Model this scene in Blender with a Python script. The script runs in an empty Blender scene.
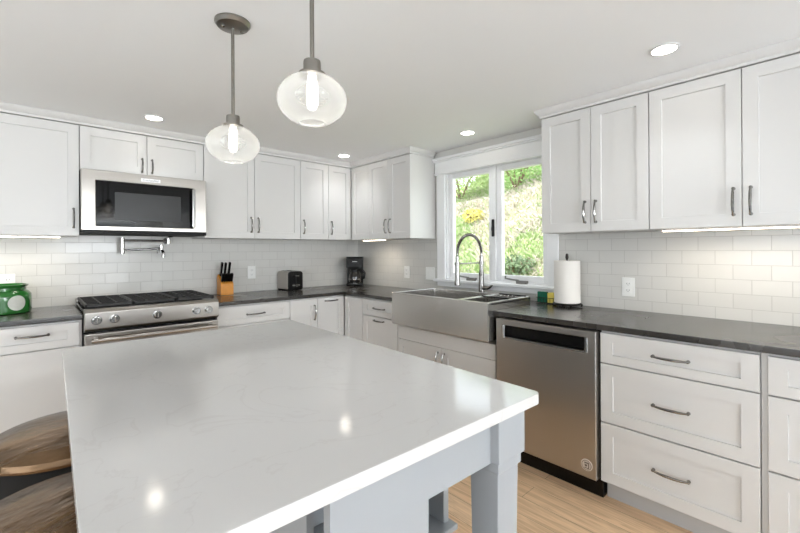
import bpy, bmesh, math, random
from mathutils import Vector, Matrix
random.seed(7)
R = math.radians
SC = bpy.context.scene
COL = SC.collection

# ------------------------------------------------------------------ camera
CAM = Vector((-2.763, -3.7276, 1.2983))
YAW, ROLL, FPX, HZ = R(42.4897), -0.005, 402.6245, 249.4979
cam = bpy.data.cameras.new('camera')
cam_ob = bpy.data.objects.new('camera', cam)
COL.objects.link(cam_ob)
F = Vector((math.sin(YAW), math.cos(YAW), 0))
RT = Vector((math.cos(YAW), -math.sin(YAW), 0))
UP = Vector((0, 0, 1))
r2 = (RT + ROLL * UP).normalized()
u2 = (UP - ROLL * RT).normalized()
m = Matrix((r2, u2, -F)).transposed().to_4x4()
m.translation = CAM
cam_ob.matrix_world = m
cam.sensor_width = 36
cam.lens = FPX / 800 * 36
cam.shift_y = (HZ - 266.5) / 800
cam.clip_start = 0.05
SC.camera = cam_ob

# ------------------------------------------------------------------ exposure
SC.view_settings.view_transform = 'Standard'
SC.view_settings.look = 'None'
SC.view_settings.exposure = 0.28
SC.view_settings.gamma = 1.0
SC.view_settings.use_curve_mapping = False

# ------------------------------------------------------------------ world + sun
world = bpy.data.worlds.new('world')
SC.world = world
world.use_nodes = True
wn = world.node_tree.nodes
bg = wn['Background']
bg.inputs['Color'].default_value = (0.86, 0.93, 1.0, 1)
bg.inputs['Strength'].default_value = 2.8

sun = bpy.data.lights.new('sun', 'SUN')
sun.energy = 5.8
sun.angle = R(3)
sun.color = (1.0, 0.96, 0.9)
sun_ob = bpy.data.objects.new('sun', sun)
COL.objects.link(sun_ob)
sun_ob.rotation_euler = Vector((0.62, -0.40, -0.9)).to_track_quat('-Z', 'Y').to_euler()


def area(name, loc, direction, sx, sy, power, color=(1, 1, 1), parent=None, shape='RECTANGLE', spread=180):
    l = bpy.data.lights.new(name, 'AREA')
    l.shape = shape
    l.size = sx
    l.size_y = sy
    l.energy = power
    l.color = color
    l.spread = R(spread)
    o = bpy.data.objects.new(name, l)
    COL.objects.link(o)
    o.location = loc
    o.rotation_euler = Vector(direction).to_track_quat('-Z', 'Y').to_euler()
    if parent:
        o.parent = parent
    return o


# added fill lamps at the rear windows, tilted up to bounce off the ceiling
area('bounce_fill', (-4.4, -9.85, 1.35), (0, 1, 2.6), 2.2, 1.5, 122, (0.91, 0.955, 1.0))
area('bounce_fill', (-1.6, -9.85, 1.35), (0, 1, 2.6), 1.8, 1.5, 275, (0.91, 0.955, 1.0))
area('bounce_fill', (-6.35, -3.6, 1.35), (1, 0, 2.6), 2.6, 1.5, 68, (0.91, 0.955, 1.0))
DOWNLIGHT_W = 0.9
BULB_W = 0.12
STRIP_W = 0.95


# ------------------------------------------------------------------ materials
def lin(c):
    return tuple(((v / 255) / 12.92 if v / 255 <= 0.04045 else ((v / 255 + 0.055) / 1.055) ** 2.4) for v in c) + (1,)


def mat(name, rgb, rough=0.5, metal=0.0, coat=0.0, spec=0.5, bump=0.0, bscale=200, vary=0.0, vscale=8, emit=None, es=0.0,
        aniso=0.0):
    mt = bpy.data.materials.new(name)
    mt.use_nodes = True
    nt = mt.node_tree
    b = nt.nodes['Principled BSDF']
    b.inputs['Base Color'].default_value = lin(rgb)
    b.inputs['Roughness'].default_value = rough
    b.inputs['Metallic'].default_value = metal
    b.inputs['Coat Weight'].default_value = coat
    b.inputs['Coat Roughness'].default_value = 0.08
    b.inputs['Specular IOR Level'].default_value = spec
    tc = nt.nodes.new('ShaderNodeTexCoord')
    if vary:
        n = nt.nodes.new('ShaderNodeTexNoise')
        n.inputs['Scale'].default_value = vscale
        n.inputs['Detail'].default_value = 4
        nt.links.new(tc.outputs['Object'], n.inputs['Vector'])
        mx = nt.nodes.new('ShaderNodeMix')
        mx.data_type = 'RGBA'
        c = lin(rgb)
        mx.inputs[6].default_value = tuple(max(0, v * (1 - vary)) for v in c[:3]) + (1,)
        mx.inputs[7].default_value = tuple(min(1, v * (1 + vary)) for v in c[:3]) + (1,)
        nt.links.new(n.outputs['Fac'], mx.inputs[0])
        nt.links.new(mx.outputs[2], b.inputs['Base Color'])
    if bump:
        n = nt.nodes.new('ShaderNodeTexNoise')
        n.inputs['Scale'].default_value = bscale
        n.inputs['Detail'].default_value = 3
        nt.links.new(tc.outputs['Object'], n.inputs['Vector'])
        bp = nt.nodes.new('ShaderNodeBump')
        bp.inputs['Strength'].default_value = bump
        bp.inputs['Distance'].default_value = 0.002
        nt.links.new(n.outputs['Fac'], bp.inputs['Height'])
        nt.links.new(bp.outputs['Normal'], b.inputs['Normal'])
    if aniso:
        b.inputs['Anisotropic'].default_value = aniso
        tg = nt.nodes.new('ShaderNodeTangent')
        tg.direction_type = 'RADIAL'
        tg.axis = 'Z'
        nt.links.new(tg.outputs['Tangent'], b.inputs['Tangent'])
    if emit:
        b.inputs['Emission Color'].default_value = lin(emit)
        b.inputs['Emission Strength'].default_value = es
    return mt


def nodes(mt):
    return mt.node_tree.nodes, mt.node_tree.links, mt.node_tree.nodes['Principled BSDF']


WHITE = mat('cabinet_paint', (214, 212, 209), 0.38, bump=0.02, bscale=300)
WHITE_TRIM = mat('trim_paint', (240, 240, 240), 0.4, bump=0.02, bscale=200)
ISLAND_PAINT = mat('island_paint', (162, 166, 170), 0.45, bump=0.02, bscale=300)
WALL = mat('wall_paint', (214, 212, 207), 0.85, bump=0.06, bscale=250)
CEIL = mat('ceiling_paint', (246, 246, 245), 0.9, bump=0.05, bscale=250)
TOEKICK = mat('toe_kick_paint', (190, 189, 188), 0.5, bump=0.02)
CHROME = mat('chrome', (168, 167, 165), 0.12, 1.0, bump=0.01)
NICKEL = mat('brushed_nickel', (142, 138, 132), 0.3, 1.0, bump=0.03, bscale=500)
FAUCET_STEEL = mat('faucet_steel', (146, 144, 141), 0.24, 1.0, bump=0.02)
PULL_METAL = mat('pull_metal', (142, 140, 137), 0.13, 1.0, bump=0.01)
SCREEN = mat('oven_screen', (44, 44, 44), 0.3, spec=0.3, bump=0.01)
STEEL = mat('stainless_steel', (178, 173, 167), 0.3, 1.0, aniso=0.7, vary=0.06, vscale=3)
STEEL_SINK = mat('sink_steel', (206, 203, 199), 0.27, 1.0, aniso=0.7, vary=0.08, vscale=3)
BLACK = mat('black_plastic', (8, 7, 7), 0.25, spec=0.3, bump=0.03)
BLACK_GLASS = mat('black_glass', (8, 8, 9), 0.05, spec=0.25, bump=0.002, bscale=3)
CASTIRON = mat('cast_iron', (32, 30, 29), 0.55, bump=0.2, bscale=350)
DARK = mat('dark_gap', (10, 10, 10), 0.7, bump=0.02)
PLASTIC_W = mat('white_plastic', (238, 238, 235), 0.35, bump=0.01)
GREY_PLASTIC = mat('grey_plastic', (120, 118, 114), 0.4, bump=0.02)
GREEN = mat('green_glaze', (38, 104, 42), 0.14, coat=0.6, vary=0.15, vscale=6)
JARPATCH = mat('pale_glaze', (214, 214, 205), 0.25, vary=0.12, vscale=60)
WOODBLOCK = mat('amber_wood', (214, 140, 40), 0.4, vary=0.15, vscale=30)
PAPER = mat('paper', (236, 231, 224), 0.9, bump=0.25, bscale=120)
CARD = mat('cardboard', (170, 140, 105), 0.9, bump=0.05)
BRONZE = mat('dark_bronze', (42, 36, 33), 0.4, 0.6, bump=0.05)
SPONGE_G = mat('green_scourer', (22, 98, 72), 0.9, bump=0.6, bscale=500)
SPONGE_Y = mat('yellow_sponge', (220, 200, 96), 0.9, bump=0.6, bscale=220)
SLATWIRE = mat('wire', (60, 55, 50), 0.35, 0.9, bump=0.02)
RUBBER = mat('rubber', (14, 13, 12), 0.9, bump=0.05)
BLACKLEG = mat('black_metal', (20, 19, 18), 0.4, 0.3, bump=0.03)
LENS = mat('lit_lens', (255, 250, 240), 0.5, emit=(255, 246, 232), es=18, bump=0.01)
STRIP = mat('lit_strip', (255, 250, 240), 0.5, emit=(255, 236, 208), es=7, bump=0.01)
BULB = mat('lit_bulb', (255, 250, 240), 0.5, emit=(255, 247, 236), es=5, bump=0.01)
COFFEE_GLASS = mat('smoked_glass', (30, 27, 25), 0.05, coat=0.6, bump=0.01, bscale=20)
BADGE = mat('badge_metal', (225, 225, 225), 0.3, 0.7, bump=0.01)
ENGRAVE = mat('engraving', (96, 95, 94), 0.5, bump=0.01)


# quartz island top: nearly white with a few faint veins, polished
QUARTZ = mat('quartz', (232, 229, 225), 0.11, spec=0.7)
n_, l_, b_ = nodes(QUARTZ)
tc = n_.new('ShaderNodeTexCoord')
nz = n_.new('ShaderNodeTexNoise'); nz.inputs['Scale'].default_value = 2.2; nz.inputs['Detail'].default_value = 7
nz.inputs['Distortion'].default_value = 1.6
l_.new(tc.outputs['Object'], nz.inputs['Vector'])
cr = n_.new('ShaderNodeValToRGB')
cr.color_ramp.elements[0].position = 0.492; cr.color_ramp.elements[0].color = lin((212, 210, 208))
cr.color_ramp.elements[1].position = 0.508; cr.color_ramp.elements[1].color = lin((212, 210, 208))
e = cr.color_ramp.elements.new(0.5); e.color = lin((207, 204, 202))
l_.new(nz.outputs['Fac'], cr.inputs['Fac']); l_.new(cr.outputs['Color'], b_.inputs['Base Color'])

# dark honed stone worktop
STONE = mat('dark_stone', (52, 48, 45), 0.3, spec=0.6, coat=0.28)
STONE.node_tree.nodes['Principled BSDF'].inputs['Coat Roughness'].default_value = 0.2
n_, l_, b_ = nodes(STONE)
tc = n_.new('ShaderNodeTexCoord')
nz = n_.new('ShaderNodeTexNoise'); nz.inputs['Scale'].default_value = 3.0; nz.inputs['Detail'].default_value = 8
nz.inputs['Distortion'].default_value = 0.8
l_.new(tc.outputs['Object'], nz.inputs['Vector'])
cr = n_.new('ShaderNodeValToRGB')
cr.color_ramp.elements[0].position = 0.35; cr.color_ramp.elements[0].color = lin((36, 33, 30))
cr.color_ramp.elements[1].position = 0.7; cr.color_ramp.elements[1].color = lin((58, 53, 48))
l_.new(nz.outputs['Fac'], cr.inputs['Fac']); l_.new(cr.outputs['Color'], b_.inputs['Base Color'])
mr = n_.new('ShaderNodeMapRange'); mr.inputs['To Min'].default_value = 0.18; mr.inputs['To Max'].default_value = 0.34
l_.new(nz.outputs['Fac'], mr.inputs['Value']); l_.new(mr.outputs['Result'], b_.inputs['Roughness'])


def tile_mat(name, along):
    """glazed subway tile, 152 x 77 mm in running bond; each tile tilts a little"""
    mt = mat(name, (205, 202, 196), 0.12, spec=0.3)
    n, l, b = nodes(mt)
    tc = n.new('ShaderNodeTexCoord')
    sep = n.new('ShaderNodeSeparateXYZ'); l.new(tc.outputs['Object'], sep.inputs[0])
    zz = n.new('ShaderNodeMath'); zz.operation = 'SUBTRACT'; zz.inputs[1].default_value = 0.9
    l.new(sep.outputs['Z'], zz.inputs[0])
    com = n.new('ShaderNodeCombineXYZ')
    l.new(sep.outputs['X' if along == 'x' else 'Y'], com.inputs['X']); l.new(zz.outputs[0], com.inputs['Y'])
    br = n.new('ShaderNodeTexBrick')
    br.inputs['Scale'].default_value = 1.0
    br.inputs['Brick Width'].default_value = 0.152
    br.inputs['Row Height'].default_value = 0.0768
    br.inputs['Mortar Size'].default_value = 0.0014
    br.inputs['Mortar Smooth'].default_value = 0.25
    br.offset = 0.5
    br.inputs['Color1'].default_value = lin((206, 204, 199))
    br.inputs['Color2'].default_value = lin((209, 207, 202))
    br.inputs['Mortar'].default_value = lin((180, 177, 172))
    l.new(com.outputs[0], br.inputs['Vector'])
    l.new(br.outputs['Color'], b.inputs['Base Color'])
    mr = n.new('ShaderNodeMapRange'); mr.inputs['To Min'].default_value = 0.17; mr.inputs['To Max'].default_value = 0.8
    l.new(br.outputs['Fac'], mr.inputs['Value']); l.new(mr.outputs['Result'], b.inputs['Roughness'])
    # per-tile tilt from a second brick pattern in black and white
    br2 = n.new('ShaderNodeTexBrick')
    for k in ('Scale', 'Brick Width', 'Row Height'):
        br2.inputs[k].default_value = br.inputs[k].default_value
    br2.inputs['Mortar Size'].default_value = 0.0
    br2.inputs['Color1'].default_value = (0, 0, 0, 1); br2.inputs['Color2'].default_value = (1, 1, 1, 1)
    l.new(com.outputs[0], br2.inputs['Vector'])
    wnz = n.new('ShaderNodeTexWhiteNoise'); l.new(br2.outputs['Color'], wnz.inputs['Vector'])
    sub = n.new('ShaderNodeVectorMath'); sub.operation = 'SUBTRACT'; sub.inputs[1].default_value = (0.5, 0.5, 0.5)
    l.new(wnz.outputs['Color'], sub.inputs[0])
    scl = n.new('ShaderNodeVectorMath'); scl.operation = 'SCALE'; scl.inputs['Scale'].default_value = 0.026
    l.new(sub.outputs[0], scl.inputs[0])
    geo = n.new('ShaderNodeNewGeometry')
    add = n.new('ShaderNodeVectorMath'); add.operation = 'ADD'
    l.new(scl.outputs[0], add.inputs[0])
    nz = n.new('ShaderNodeTexNoise'); nz.inputs['Scale'].default_value = 18
    l.new(tc.outputs['Object'], nz.inputs['Vector'])
    hh = n.new('ShaderNodeMath'); hh.operation = 'MULTIPLY_ADD'; hh.inputs[1].default_value = -1.0
    l.new(br.outputs['Fac'], hh.inputs[0])
    nsc = n.new('ShaderNodeMath'); nsc.operation = 'MULTIPLY'; nsc.inputs[1].default_value = 0.35
    l.new(nz.outputs['Fac'], nsc.inputs[0]); l.new(nsc.outputs[0], hh.inputs[2])
    bp = n.new('ShaderNodeBump'); bp.inputs['Strength'].default_value = 0.5; bp.inputs['Distance'].default_value = 0.0015
    l.new(hh.outputs[0], bp.inputs['Height'])
    l.new(bp.outputs['Normal'], add.inputs[1])
    nrm = n.new('ShaderNodeVectorMath'); nrm.operation = 'NORMALIZE'; l.new(add.outputs[0], nrm.inputs[0])
    l.new(nrm.outputs[0], b.inputs['Normal'])
    return mt


TILE_BACK = tile_mat('tile_on_back_wall', 'x')
TILE_RIGHT = tile_mat('tile_on_window_wall', 'y')

# oak floor, boards run along Y
OAK = mat('oak_floor', (190, 150, 110), 0.38)
n_, l_, b_ = nodes(OAK)
tc = n_.new('ShaderNodeTexCoord')
mp = n_.new('ShaderNodeMapping'); mp.inputs['Rotation'].default_value = (0, 0, R(90))
l_.new(tc.outputs['Object'], mp.inputs['Vector'])
br = n_.new('ShaderNodeTexBrick')
br.inputs['Scale'].default_value = 1; br.inputs['Brick Width'].default_value = 1.3; br.inputs['Row Height'].default_value = 0.125
br.inputs['Mortar Size'].default_value = 0.0012; br.offset = 0.37
br.inputs['Color1'].default_value = lin((236, 206, 171)); br.inputs['Color2'].default_value = lin((222, 187, 150))
br.inputs['Mortar'].default_value = lin((150, 124, 98))
l_.new(mp.outputs[0], br.inputs['Vector'])
mp2 = n_.new('ShaderNodeMapping'); mp2.inputs['Scale'].default_value = (22, 1.6, 1)
l_.new(tc.outputs['Object'], mp2.inputs['Vector'])
nz = n_.new('ShaderNodeTexNoise'); nz.inputs['Scale'].default_value = 2.0; nz.inputs['Detail'].default_value = 6
nz.inputs['Distortion'].default_value = 1.2
l_.new(mp2.outputs[0], nz.inputs['Vector'])
cr = n_.new('ShaderNodeValToRGB')
cr.color_ramp.elements[0].position = 0.3; cr.color_ramp.elements[0].color = (0.76, 0.69, 0.62, 1)
cr.color_ramp.elements[1].position = 0.62; cr.color_ramp.elements[1].color = (1.08, 1.05, 1.0, 1)
l_.new(nz.outputs['Fac'], cr.inputs['Fac'])
mx = n_.new('ShaderNodeMix'); mx.data_type = 'RGBA'; mx.blend_type = 'MULTIPLY'; mx.inputs[0].default_value = 1
l_.new(br.outputs['Color'], mx.inputs[6]); l_.new(cr.outputs['Color'], mx.inputs[7])
l_.new(mx.outputs[2], b_.inputs['Base Color'])

# brown leather of the stools
LEATHER = mat('brown_leather', (92, 72, 54), 0.27, metal=0.6)
n_, l_, b_ = nodes(LEATHER)
tc = n_.new('ShaderNodeTexCoord')
mp = n_.new('ShaderNodeMapping'); mp.inputs['Scale'].default_value = (0.45, 1.0, 1.0)
l_.new(tc.outputs['Object'], mp.inputs['Vector'])
nz = n_.new('ShaderNodeTexNoise'); nz.inputs['Scale'].default_value = 9; nz.inputs['Detail'].default_value = 5
l_.new(mp.outputs[0], nz.inputs['Vector'])
cr = n_.new('ShaderNodeValToRGB')
cr.color_ramp.elements[0].position = 0.3; cr.color_ramp.elements[0].color = lin((64, 47, 33))
cr.color_ramp.elements[1].position = 0.75; cr.color_ramp.elements[1].color = lin((134, 105, 74))
l_.new(nz.outputs['Fac'], cr.inputs['Fac']); l_.new(cr.outputs['Color'], b_.inputs['Base Color'])
bp = n_.new('ShaderNodeBump'); bp.inputs['Strength'].default_value = 0.5; bp.inputs['Distance'].default_value = 0.03
l_.new(nz.outputs['Fac'], bp.inputs['Height']); l_.new(bp.outputs['Normal'], b_.inputs['Normal'])


def clear_mat(name, tint, milk=0.0, bump=0.0, bscale=60, gloss_rough=0.03, ior=1.45):
    """thin clear glass: transparent + fresnel gloss (+ a little milky scatter)"""
    mt = bpy.data.materials.new(name)
    mt.use_nodes = True
    nt = mt.node_tree
    nt.nodes.clear()
    out = nt.nodes.new('ShaderNodeOutputMaterial')
    tr = nt.nodes.new('ShaderNodeBsdfTransparent'); tr.inputs['Color'].default_value = tint
    gl = nt.nodes.new('ShaderNodeBsdfGlossy'); gl.inputs['Roughness'].default_value = gloss_rough
    fr = nt.nodes.new('ShaderNodeFresnel'); fr.inputs['IOR'].default_value = ior
    base = tr.outputs[0]
    if milk:
        tl = nt.nodes.new('ShaderNodeBsdfTranslucent'); tl.inputs['Color'].default_value = (0.95, 0.95, 0.93, 1)
        df = nt.nodes.new('ShaderNodeBsdfDiffuse'); df.inputs['Color'].default_value = (0.95, 0.95, 0.93, 1)
        m1 = nt.nodes.new('ShaderNodeMixShader'); m1.inputs[0].default_value = 0.5
        nt.links.new(tl.outputs[0], m1.inputs[1]); nt.links.new(df.outputs[0], m1.inputs[2])
        m2 = nt.nodes.new('ShaderNodeMixShader')
        lw = nt.nodes.new('ShaderNodeLayerWeight'); lw.inputs['Blend'].default_value = 0.35
        mrg = nt.nodes.new('ShaderNodeMapRange')
        mrg.inputs['To Min'].default_value = milk; mrg.inputs['To Max'].default_value = min(1, milk * 3.2)
        nt.links.new(lw.outputs['Facing'], mrg.inputs['Value'])
        nt.links.new(mrg.outputs['Result'], m2.inputs[0])
        nt.links.new(base, m2.inputs[1]); nt.links.new(m1.outputs[0], m2.inputs[2])
        base = m2.outputs[0]
    mxs = nt.nodes.new('ShaderNodeMixShader')
    # one surface reflection per sheet: none from the inside face
    ge = nt.nodes.new('ShaderNodeNewGeometry')
    inv = nt.nodes.new('ShaderNodeMath'); inv.operation = 'SUBTRACT'; inv.inputs[0].default_value = 1.0
    nt.links.new(ge.outputs['Backfacing'], inv.inputs[1])
    mu = nt.nodes.new('ShaderNodeMath'); mu.operation = 'MULTIPLY'
    nt.links.new(fr.outputs[0], mu.inputs[0]); nt.links.new(inv.outputs[0], mu.inputs[1])
    nt.links.new(mu.outputs[0], mxs.inputs[0]); nt.links.new(base, mxs.inputs[1]); nt.links.new(gl.outputs[0], mxs.inputs[2])
    if bump:
        tc = nt.nodes.new('ShaderNodeTexCoord')
        nz = nt.nodes.new('ShaderNodeTexNoise'); nz.inputs['Scale'].default_value = bscale; nz.inputs['Detail'].default_value = 3
        nt.links.new(tc.outputs['Object'], nz.inputs['Vector'])
        bp = nt.nodes.new('ShaderNodeBump'); bp.inputs['Strength'].default_value = bump; bp.inputs['Distance'].default_value = 0.003
        nt.links.new(nz.outputs['Fac'], bp.inputs['Height'])
        nt.links.new(bp.outputs['Normal'], gl.inputs['Normal']); nt.links.new(bp.outputs['Normal'], fr.inputs['Normal'])
    nt.links.new(mxs.outputs[0], out.inputs['Surface'])
    return mt


PANE = clear_mat('window_pane', (0.97, 0.98, 0.98, 1))
SEEDY = clear_mat('seeded_glass', (0.96, 0.96, 0.95, 1), milk=0.22, bump=0.5, bscale=70, gloss_rough=0.08)


# ------------------------------------------------------------------ mesh builder
class MB:
    def __init__(s):
        s.bm = bmesh.new()

    def box(s, x0, x1, y0, y1, z0, z1, bev=0.0, seg=1):
        r = bmesh.ops.create_cube(s.bm, size=1)
        vs = r['verts']
        cx, cy, cz = (x0 + x1) / 2, (y0 + y1) / 2, (z0 + z1) / 2
        for v in vs:
            v.co = Vector((cx + v.co.x * abs(x1 - x0), cy + v.co.y * abs(y1 - y0), cz + v.co.z * abs(z1 - z0)))
        if bev:
            es = list({e for v in vs for e in v.link_edges})
            bmesh.ops.bevel(s.bm, geom=es, offset=bev, segments=seg, affect='EDGES', profile=0.6)
        return s

    def ring(s, c, ax, r, n, ref):
        a = ax.normalized()
        p = ref - a * ref.dot(a)
        p.normalize()
        q = a.cross(p)
        return [s.bm.verts.new(c + p * (r * math.cos(2 * math.pi * i / n)) + q * (r * math.sin(2 * math.pi * i / n))) for i in range(n)]

    def bridge(s, A, B):
        n = len(A)
        for i in range(n):
            s.bm.faces.new((A[i], A[(i + 1) % n], B[(i + 1) % n], B[i]))

    def tube(s, pts, r, n=10, caps=True, ref=None):
        pts = [Vector(p) for p in pts]
        rs = r if isinstance(r, (list, tuple)) else [r] * len(pts)
        rings = []
        prev = Vector(ref) if ref else None
        for i, p in enumerate(pts):
            if i == 0:
                t = pts[1] - p
            elif i == len(pts) - 1:
                t = p - pts[-2]
            else:
                t = (pts[i + 1] - p).normalized() + (p - pts[i - 1]).normalized()
            if t.length < 1e-9:
                t = Vector((0, 0, 1))
            t.normalize()
            if prev is None or abs(prev.dot(t)) > 0.98:
                prev = Vector((0, 0, 1)) if abs(t.z) < 0.9 else Vector((1, 0, 0))
            prev = (prev - t * prev.dot(t)).normalized()
            rings.append(s.ring(p, t, rs[i], n, prev))
        for a, b in zip(rings, rings[1:]):
            s.bridge(a, b)
        if caps:
            s.bm.faces.new(rings[0][::-1])
            s.bm.faces.new(rings[-1])
        return s

    def cyl(s, p0, p1, r0, r1=None, n=24):
        return s.tube([p0, p1], [r0, r0 if r1 is None else r1], n)

    def lathe(s, prof, n=32, c=(0, 0, 0), closed=False, caps=True, sx=1, sy=1):
        rings = []
        for r, z in prof:
            rings.append([s.bm.verts.new(Vector((c[0] + sx * r * math.cos(2 * math.pi * i / n), c[1] + sy * r * math.sin(2 * math.pi * i / n), c[2] + z)))
                          for i in range(n)])
        for a, b in zip(rings, rings[1:]):
            s.bridge(a, b)
        if closed:
            s.bridge(rings[-1], rings[0])
        elif caps:
            s.bm.faces.new(rings[0][::-1])
            s.bm.faces.new(rings[-1])
        return s

    def prism(s, poly, axis, a0, a1):
        def P(p, a):
            return {'x': (a, p[0], p[1]), 'y': (p[0], a, p[1]), 'z': (p[0], p[1], a)}[axis]
        A = [s.bm.verts.new(P(p, a0)) for p in poly]
        B = [s.bm.verts.new(P(p, a1)) for p in poly]
        s.bm.faces.new(A)
        s.bm.faces.new(B[::-1])
        n = len(A)
        for i in range(n):
            s.bm.faces.new((A[i], B[i], B[(i + 1) % n], A[(i + 1) % n]))
        return s

    def bevel_all(s, off, seg=2, angle=30):
        bmesh.ops.recalc_face_normals(s.bm, faces=s.bm.faces)
        es = [e for e in s.bm.edges if len(e.link_faces) == 2 and e.calc_face_angle(0) > R(angle)]
        bmesh.ops.bevel(s.bm, geom=es, offset=off, segments=seg, affect='EDGES', profile=0.6)
        return s

    def panel_front(s, x0, x1, z0, z1, yf, th=0.02, rail=0.057, depth=0.009, railz=None):
        """shaker front: face plane y=yf looking to -y, centre panel set back"""
        rz = rail if railz is None else railz
        b = 0.0015

        def rect(a0, a1, c0, c1, y):
            return [s.bm.verts.new((a0, y, c0)), s.bm.verts.new((a1, y, c0)), s.bm.verts.new((a1, y, c1)), s.bm.verts.new((a0, y, c1))]
        back = rect(x0, x1, z0, z1, yf + th)
        e0 = rect(x0, x1, z0, z1, yf + b)
        e1 = rect(x0 + b, x1 - b, z0 + b, z1 - b, yf)
        i0 = rect(x0 + rail, x1 - rail, z0 + rz, z1 - rz, yf)
        i1 = rect(x0 + rail + 0.0015, x1 - rail - 0.0015, z0 + rz + 0.0015, z1 - rz - 0.0015, yf + depth)
        s.bm.faces.new(back[::-1])
        for A, B in ((back, e0), (e0, e1), (e1, i0), (i0, i1)):
            s.bridge(A, B)
        s.bm.faces.new(i1)
        return s

    def frame(s, x0, x1, z0, z1, a0, a1, c0, c1, yf, yb, b=0.003):
        """flat rectangular frame with a rectangular opening, edges eased by b"""
        def rect(p0, p1, q0, q1, y):
            return [s.bm.verts.new((p0, y, q0)), s.bm.verts.new((p1, y, q0)), s.bm.verts.new((p1, y, q1)), s.bm.verts.new((p0, y, q1))]
        L = [rect(x0, x1, z0, z1, yb), rect(x0, x1, z0, z1, yf + b), rect(x0 + b, x1 - b, z0 + b, z1 - b, yf),
             rect(a0 - b, a1 + b, c0 - b, c1 + b, yf), rect(a0, a1, c0, c1, yf + b), rect(a0, a1, c0, c1, yb)]
        for A, B in zip(L, L[1:] + L[:1]):
            s.bridge(A, B)
        return s

    def build(s, name, material, parent=None, smooth=True, M=None):
        bmesh.ops.recalc_face_normals(s.bm, faces=s.bm.faces)
        if M is not None:
            bmesh.ops.transform(s.bm, matrix=M, verts=s.bm.verts)
        me = bpy.data.meshes.new(name)
        s.bm.to_mesh(me)
        s.bm.free()
        if material:
            me.materials.append(material)
        if smooth:
            me.polygons.foreach_set('use_smooth', [True] * len(me.polygons))
            me.set_sharp_from_angle(angle=R(32))
        o = bpy.data.objects.new(name, me)
        COL.objects.link(o)
        if smooth and len(me.polygons) < 20000:
            wm = o.modifiers.new('weighted_normals', 'WEIGHTED_NORMAL')
            wm.keep_sharp = True
        if parent:
            o.parent = parent
        return o


def tag(o, label=None, cat=None, group=None, kind=None):
    if label: o['label'] = label
    if cat: o['category'] = cat
    if group: o['group'] = group
    if kind: o['kind'] = kind
    return o


def thing(name, label, cat, loc=(0, 0, 0), rz=0.0, group=None):
    o = bpy.data.objects.new(name, None)
    o.empty_display_size = 0.1
    COL.objects.link(o)
    o.location = loc
    o.rotation_euler = (0, 0, rz)
    return tag(o, label, cat, group)


def struct(name, mb, material, parent=None, label=None):
    o = mb.build(name, material, parent)
    if not parent:
        o['kind'] = 'structure'
    if label:
        o['label'] = label
    return o


def dup(root, loc=None, rz=None, label=None, group=None):
    def rec(o, parent):
        c = o.copy()
        COL.objects.link(c)
        if parent:
            c.parent = parent
        for ch in list(o.children):
            rec(ch, c)
        return c
    r = rec(root, None)
    if loc is not None: r.location = loc
    if rz is not None: r.rotation_euler = (0, 0, rz)
    if label: r['label'] = label
    if group: r['group'] = group
    return r


RIGHT = -math.pi / 2      # things on the window wall: local x runs toward the camera, local -y into the room
CEIL_Z = 2.19
CT = 0.914

# ------------------------------------------------------------------ room shell
XL, YF = -6.5, -10.0
struct('floor', MB().box(XL - 0.1, 0.1, YF - 0.1, 0.1, -0.1, 0), OAK, label='light oak plank floor')
BOUNCE_CARPET = mat('pale_bounce_carpet', (206, 209, 212), 0.95, bump=0.4, bscale=400)  # added unseen floor covering that keeps warm oak bounce off the ceiling
mb = MB()
mb.prism([(XL, YF), (0, YF), (0, -4.35), (-3.75, -4.35), (-3.75, 0), (XL, 0)], 'z', 0.0005, 0.012)
struct('bounce_carpet', mb, BOUNCE_CARPET, label='pale floor covering added behind the camera to neutralise bounced light')
struct('ceiling', MB().box(XL - 0.1, 0.12, YF - 0.1, 0.12, CEIL_Z, CEIL_Z + 0.15), CEIL, label='flat white ceiling')
struct('sun_blocker', MB().box(-8.4, XL - 0.1, YF - 0.1, 0.1, CEIL_Z, CEIL_Z + 0.15), WHITE_TRIM)  # added unseen slab that keeps the sun out of the left windows
struct('wall_back', MB().box(XL - 0.1, 0.12, 0, 0.12, 0, CEIL_Z), WALL, label='pale wall behind the range')
# window wall with its opening
WY0, WY1, WZ0, WZ1 = -2.31, -1.325, 1.03, 1.992
mb = MB()
mb.box(0, 0.12, YF, WY0, 0, CEIL_Z)
mb.box(0, 0.12, WY1, 0, 0, CEIL_Z)
mb.box(0, 0.12, WY0, WY1, 0, WZ0)
mb.box(0, 0.12, WY0, WY1, WZ1, CEIL_Z)
struct('wall_right', mb, WALL, label='pale wall around the window')
mb = MB()
mb.box(XL - 0.1, XL, YF, -5.0, 0, CEIL_Z); mb.box(XL - 0.1, XL, -2.2, 0, 0, CEIL_Z)
mb.box(XL - 0.1, XL, -5.0, -2.2, 0, 0.55); mb.box(XL - 0.1, XL, -5.0, -2.2, 2.1, CEIL_Z)
struct('wall_left', mb, WALL)
mb = MB()
mb.box(XL, -5.6, YF - 0.1, YF, 0, CEIL_Z); mb.box(-3.2, -2.6, YF - 0.1, YF, 0, CEIL_Z); mb.box(-0.6, 0, YF - 0.1, YF, 0, CEIL_Z)
mb.box(-5.6, -3.2, YF - 0.1, YF, 0, 0.55); mb.box(-5.6, -3.2, YF - 0.1, YF, 2.1, CEIL_Z)
mb.box(-2.6, -0.6, YF - 0.1, YF, 0, 0.55); mb.box(-2.6, -0.6, YF - 0.1, YF, 2.1, CEIL_Z)
struct('wall_front', mb, WALL)

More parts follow.
